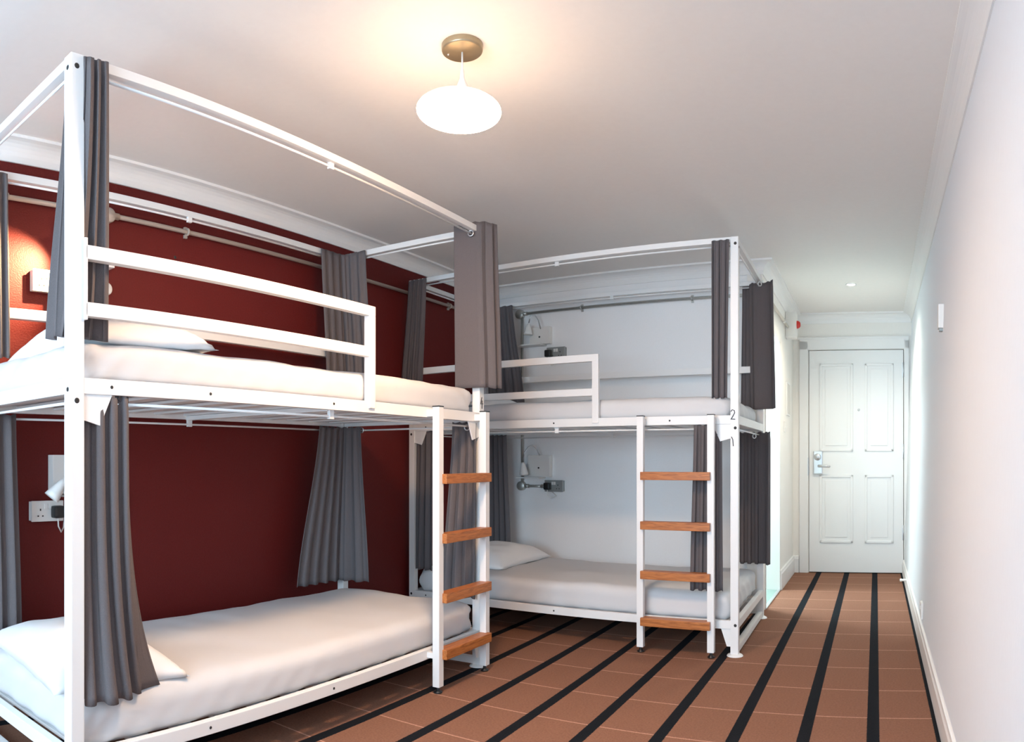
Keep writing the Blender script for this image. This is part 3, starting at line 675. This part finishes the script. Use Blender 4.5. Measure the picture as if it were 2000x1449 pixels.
def socket(kind, u0, z0, wd, ht, m, label, plug_u, plug_label):
    loc, rz = frame_point(kind)
    t = thing('wall_socket', label, 'socket', loc, rz, 'double sockets beside the bunks')
    d = 0.036
    bx('back_box', (u0 + 0.003, -d + 0.008, z0 + 0.003), (u0 + wd - 0.003, 0, z0 + ht - 0.003), m, t, 0.004)
    fp = bx('faceplate', (u0, -d, z0), (u0 + wd, -d + 0.009, z0 + ht), m, t, 0.004)
    for cu in (0.27, 0.73):
        c = u0 + wd * cu
        bx('pin_hole', (c - 0.003, -d - 0.0005, z0 + ht * 0.52), (c + 0.003, -d + 0.001, z0 + ht * 0.62), BLACK, fp)
        bx('pin_hole', (c - 0.014, -d - 0.0005, z0 + ht * 0.24), (c - 0.007, -d + 0.001, z0 + ht * 0.30), BLACK, fp); bx('pin_hole', (c + 0.007, -d - 0.0005, z0 + ht * 0.24), (c + 0.014, -d + 0.001, z0 + ht * 0.30), BLACK, fp)
    for cu in (0.44, 0.56):
        c = u0 + wd * cu
        bx('switch', (c - 0.007, -d - 0.004, z0 + ht * 0.60), (c + 0.007, -d + 0.001, z0 + ht * 0.86), SOCK_W, fp, 0.001)
    p = thing('plug', plug_label, 'plug', loc, rz, 'black plugs in the sockets')
    bx('plug_body', (plug_u - 0.025, -d - 0.040, z0 + 0.014), (plug_u + 0.025, -d, z0 + 0.066), BLACK, p, 0.012)
    bm = new(); tube(bm, [(plug_u, -d - 0.02, z0 + 0.016), (plug_u + 0.002, -d - 0.02, z0 - 0.02), (plug_u + 0.02, -d - 0.01, z0 - 0.045), (plug_u + 0.05, -0.012, z0 - 0.03), (plug_u + 0.06 * (1 if kind == 'red' else -1), -0.008, z0 + 0.06)], 0.003, 8)
    obj('cable', bm, SOCK_W, p)

socket('red', 1.347, 0.749, 0.148, 0.086, SOCK_W, 'white double socket on the red wall over the lower bunk', 1.458, 'black plug in the white socket over the lower near bunk')
socket('red', 1.352, 1.700, 0.148, 0.092, SOCK_W, 'white double socket on the red wall over the upper bunk, in warm lamplight', 1.470, 'black plug in the lamplit socket over the upper near bunk')
socket('back', -2.335, 0.777, 0.150, 0.084, SOCK_G, 'grey metal double socket on the white wall over the lower bunk', -2.300, 'black plug in the grey socket over the lower far bunk')
socket('back', -2.318, 1.735, 0.150, 0.086, SOCK_G, 'grey metal double socket on the white wall over the upper bunk', -2.292, 'black plug in the grey socket over the upper far bunk')

def reading_lamp(kind, pu0, pu1, pz0, pz1, shelf, neck, head_a, head_b, label, lit=False):
    loc, rz = frame_point(kind)
    t = thing('reading_lamp', label, 'lamp', loc, rz, 'gooseneck reading lamps at the bunk heads')
    pl = bx('back_box', (pu0, -0.045, pz0), (pu1, 0, pz1), SOCK_W, t, 0.003)
    bm = new(); lathe(bm, [(0.0, 0.003), (0.006, 0.003), (0.007, 0.0)], ((pu0 + pu1) / 2, -0.045, pz0 + (pz1 - pz0) * 0.42), (0, -1, 0), 12); obj('button', bm, BLACK, pl)
    bx('shelf', (shelf[0], -0.105 if not lit else -0.046, shelf[2]), (shelf[1], 0, shelf[2] + 0.010), SOCK_W, t, 0.003)
    bm = new(); tube(bm, neck, 0.0045, 10); obj('gooseneck', bm, STEEL, t)
    a, b = Vector(head_a), Vector(head_b); L_ = (b - a).length
    bm = new(); lathe(bm, [(0.0, 0.0), (0.012, 0.002), (0.018, L_ * 0.25), (0.030, L_ * 0.75), (0.034, L_), (0.031, L_), (0.026, L_ * 0.7), (0.010, L_ * 0.3), (0.0, L_ * 0.28)], a, (b - a).normalized(), 24)
    sh = obj('shade', bm, SOCK_W, t)
    if lit:
        bm = new(); lathe(bm, [(0.0, 0.0), (0.012, 0.008), (0.014, 0.02), (0.0, 0.032)], a + (b - a) * 0.45, (b - a).normalized(), 16); obj('bulb', bm, LAMPIN, sh)
    return t
reading_lamp('red', 1.440, 1.655, 0.862, 1.025, (1.50, 1.72, 0.848), [(1.60, -0.045, 0.95), (1.60, -0.11, 0.97), (1.575, -0.135, 1.00), (1.50, -0.14, 0.98), (1.455, -0.125, 0.925)], (1.455, -0.125, 0.925), (1.400, -0.108, 0.850), 'white reading lamp over the lower near bunk, half hidden by the post')
reading_lamp('red', 1.475, 1.640, 1.842, 2.00, (1.53, 1.742, 1.838), [(1.62, -0.045, 1.93), (1.62, -0.12, 1.95), (1.61, -0.19, 1.99), (1.59, -0.225, 1.99), (1.56, -0.225, 1.965)], (1.56, -0.225, 1.965), (1.505, -0.195, 1.922), 'lit reading lamp over the upper near bunk, hidden behind the curtain by the post', True)
bm = new(); lathe(bm, [(0.0, 0.016), (0.024, 0.016), (0.028, 0.013), (0.028, 0.0)], (0, 0, 0), (1, 0, 0), 24); jb = obj('junction_box', bm, SOCK_W); jb.location = (XL, 1.722, 1.752); tag(jb, 'round white junction box on the red wall over the upper near bunk', 'junction box')
reading_lamp('back', -2.472, -2.288, 0.882, 1.042, (-2.540, -2.345, 0.872), [(-2.37, -0.045, 1.04), (-2.385, -0.06, 1.085), (-2.41, -0.08, 1.115), (-2.435, -0.10, 1.10), (-2.458, -0.11, 1.06), (-2.472, -0.115, 1.005)], (-2.472, -0.115, 0.990), (-2.467, -0.105, 0.898), 'white gooseneck reading lamp on the white wall over the lower far bunk')
reading_lamp('back', -2.455, -2.290, 1.850, 1.975, (-2.538, -2.335, 1.838), [(-2.362, -0.045, 1.96), (-2.365, -0.07, 2.02), (-2.385, -0.09, 2.058), (-2.415, -0.10, 2.050), (-2.43, -0.10, 2.00)], (-2.433, -0.10, 1.995), (-2.437, -0.10, 1.915), 'white gooseneck reading lamp on the white wall over the upper far bunk')
l = bpy.data.lights.new('reading_bulb', 'SPOT'); l.energy = READ_W * 40; l.color = (1.0, 0.70, 0.38); l.shadow_soft_size = 0.008; l.spot_size = 1.5; l.spot_blend = 1.0
lo = bpy.data.objects.new('reading_bulb', l); C.objects.link(lo); lo.location = (XL + 0.190, 1.495, 1.915)
lo.rotation_euler = Vector((-0.20, -0.30, -0.22)).to_track_quat('-Z', 'Y').to_euler()

# fire alarm sounder on the corridor wall
al = thing('alarm_sounder', 'white box alarm with a round red beacon above the corridor doorway', 'alarm', (XC, 6.14, 2.01))
bx('housing', (0.0, 0.0, 0.0), (0.092, 0.11, 0.215), SOCK_W, al, 0.012)
bm = new(); lathe(bm, [(0.0, 0.032), (0.016, 0.030), (0.028, 0.020), (0.034, 0.0)], (0.091, 0.055, 0.115), (1, 0, 0), 24); obj('beacon', bm, RED, al)
# notice and button on the corridor wall
nt_ = thing('notice_frame', 'narrow framed notice on the corridor wall beside the door', 'notice', (XC, 6.20, 1.38))
bx('frame', (0.0, 0, 0), (0.010, 0.22, 0.28), TRIMP, nt_, 0.002); bx('sheet', (0.009, 0.015, 0.015), (0.0115, 0.205, 0.265), PAPER, nt_)
bs = thing('light_switch', 'small white light switch on the corridor wall below the notice', 'switch', (XC, 6.05, 1.235)); bx('plate', (0, 0, 0), (0.009, 0.085, 0.085), SOCK_W, bs, 0.002); bx('rocker', (0.008, 0.03, 0.028), (0.013, 0.055, 0.058), SOCK_W, bs, 0.001)
# right wall fittings
z1_ = 1.585
ds = thing('wall_sensor', 'small white rectangular sensor high on the bright right-hand wall', 'sensor', (xr(z1_) + 0.0, 3.30, z1_)); bx('housing', (-0.022, 0, 0), (0.004, 0.055, 0.105), SOCK_W, ds, 0.004); bx('clip', (-0.016, 0.008, -0.012), (0.003, 0.045, 0.0), SOCK_G, ds, 0.002)
rs = thing('wall_socket', 'white socket low on the right-hand wall above the skirting', 'socket', (xr(0.15), 4.03, 0.15)); bx('faceplate', (-0.010, 0, 0), (0.006, 0.086, 0.086), SOCK_W, rs, 0.002); bx('switch', (-0.014, 0.03, 0.05), (-0.009, 0.045, 0.07), SOCK_W, rs, 0.001)
bm = new(); lathe(bm, [(0.0, 0.05), (0.010, 0.049), (0.012, 0.04), (0.009, 0.03), (0.009, 0.0)], (0, 0, 0), (-1, 0, 0), 16); stp = obj('door_stop_or_gap_shade', bm, SOCK_W); stp.location = (XR0 - 0.014, 5.75, 0.09); tag(stp, 'small white door stop on the skirting near the corridor door', 'door stop')
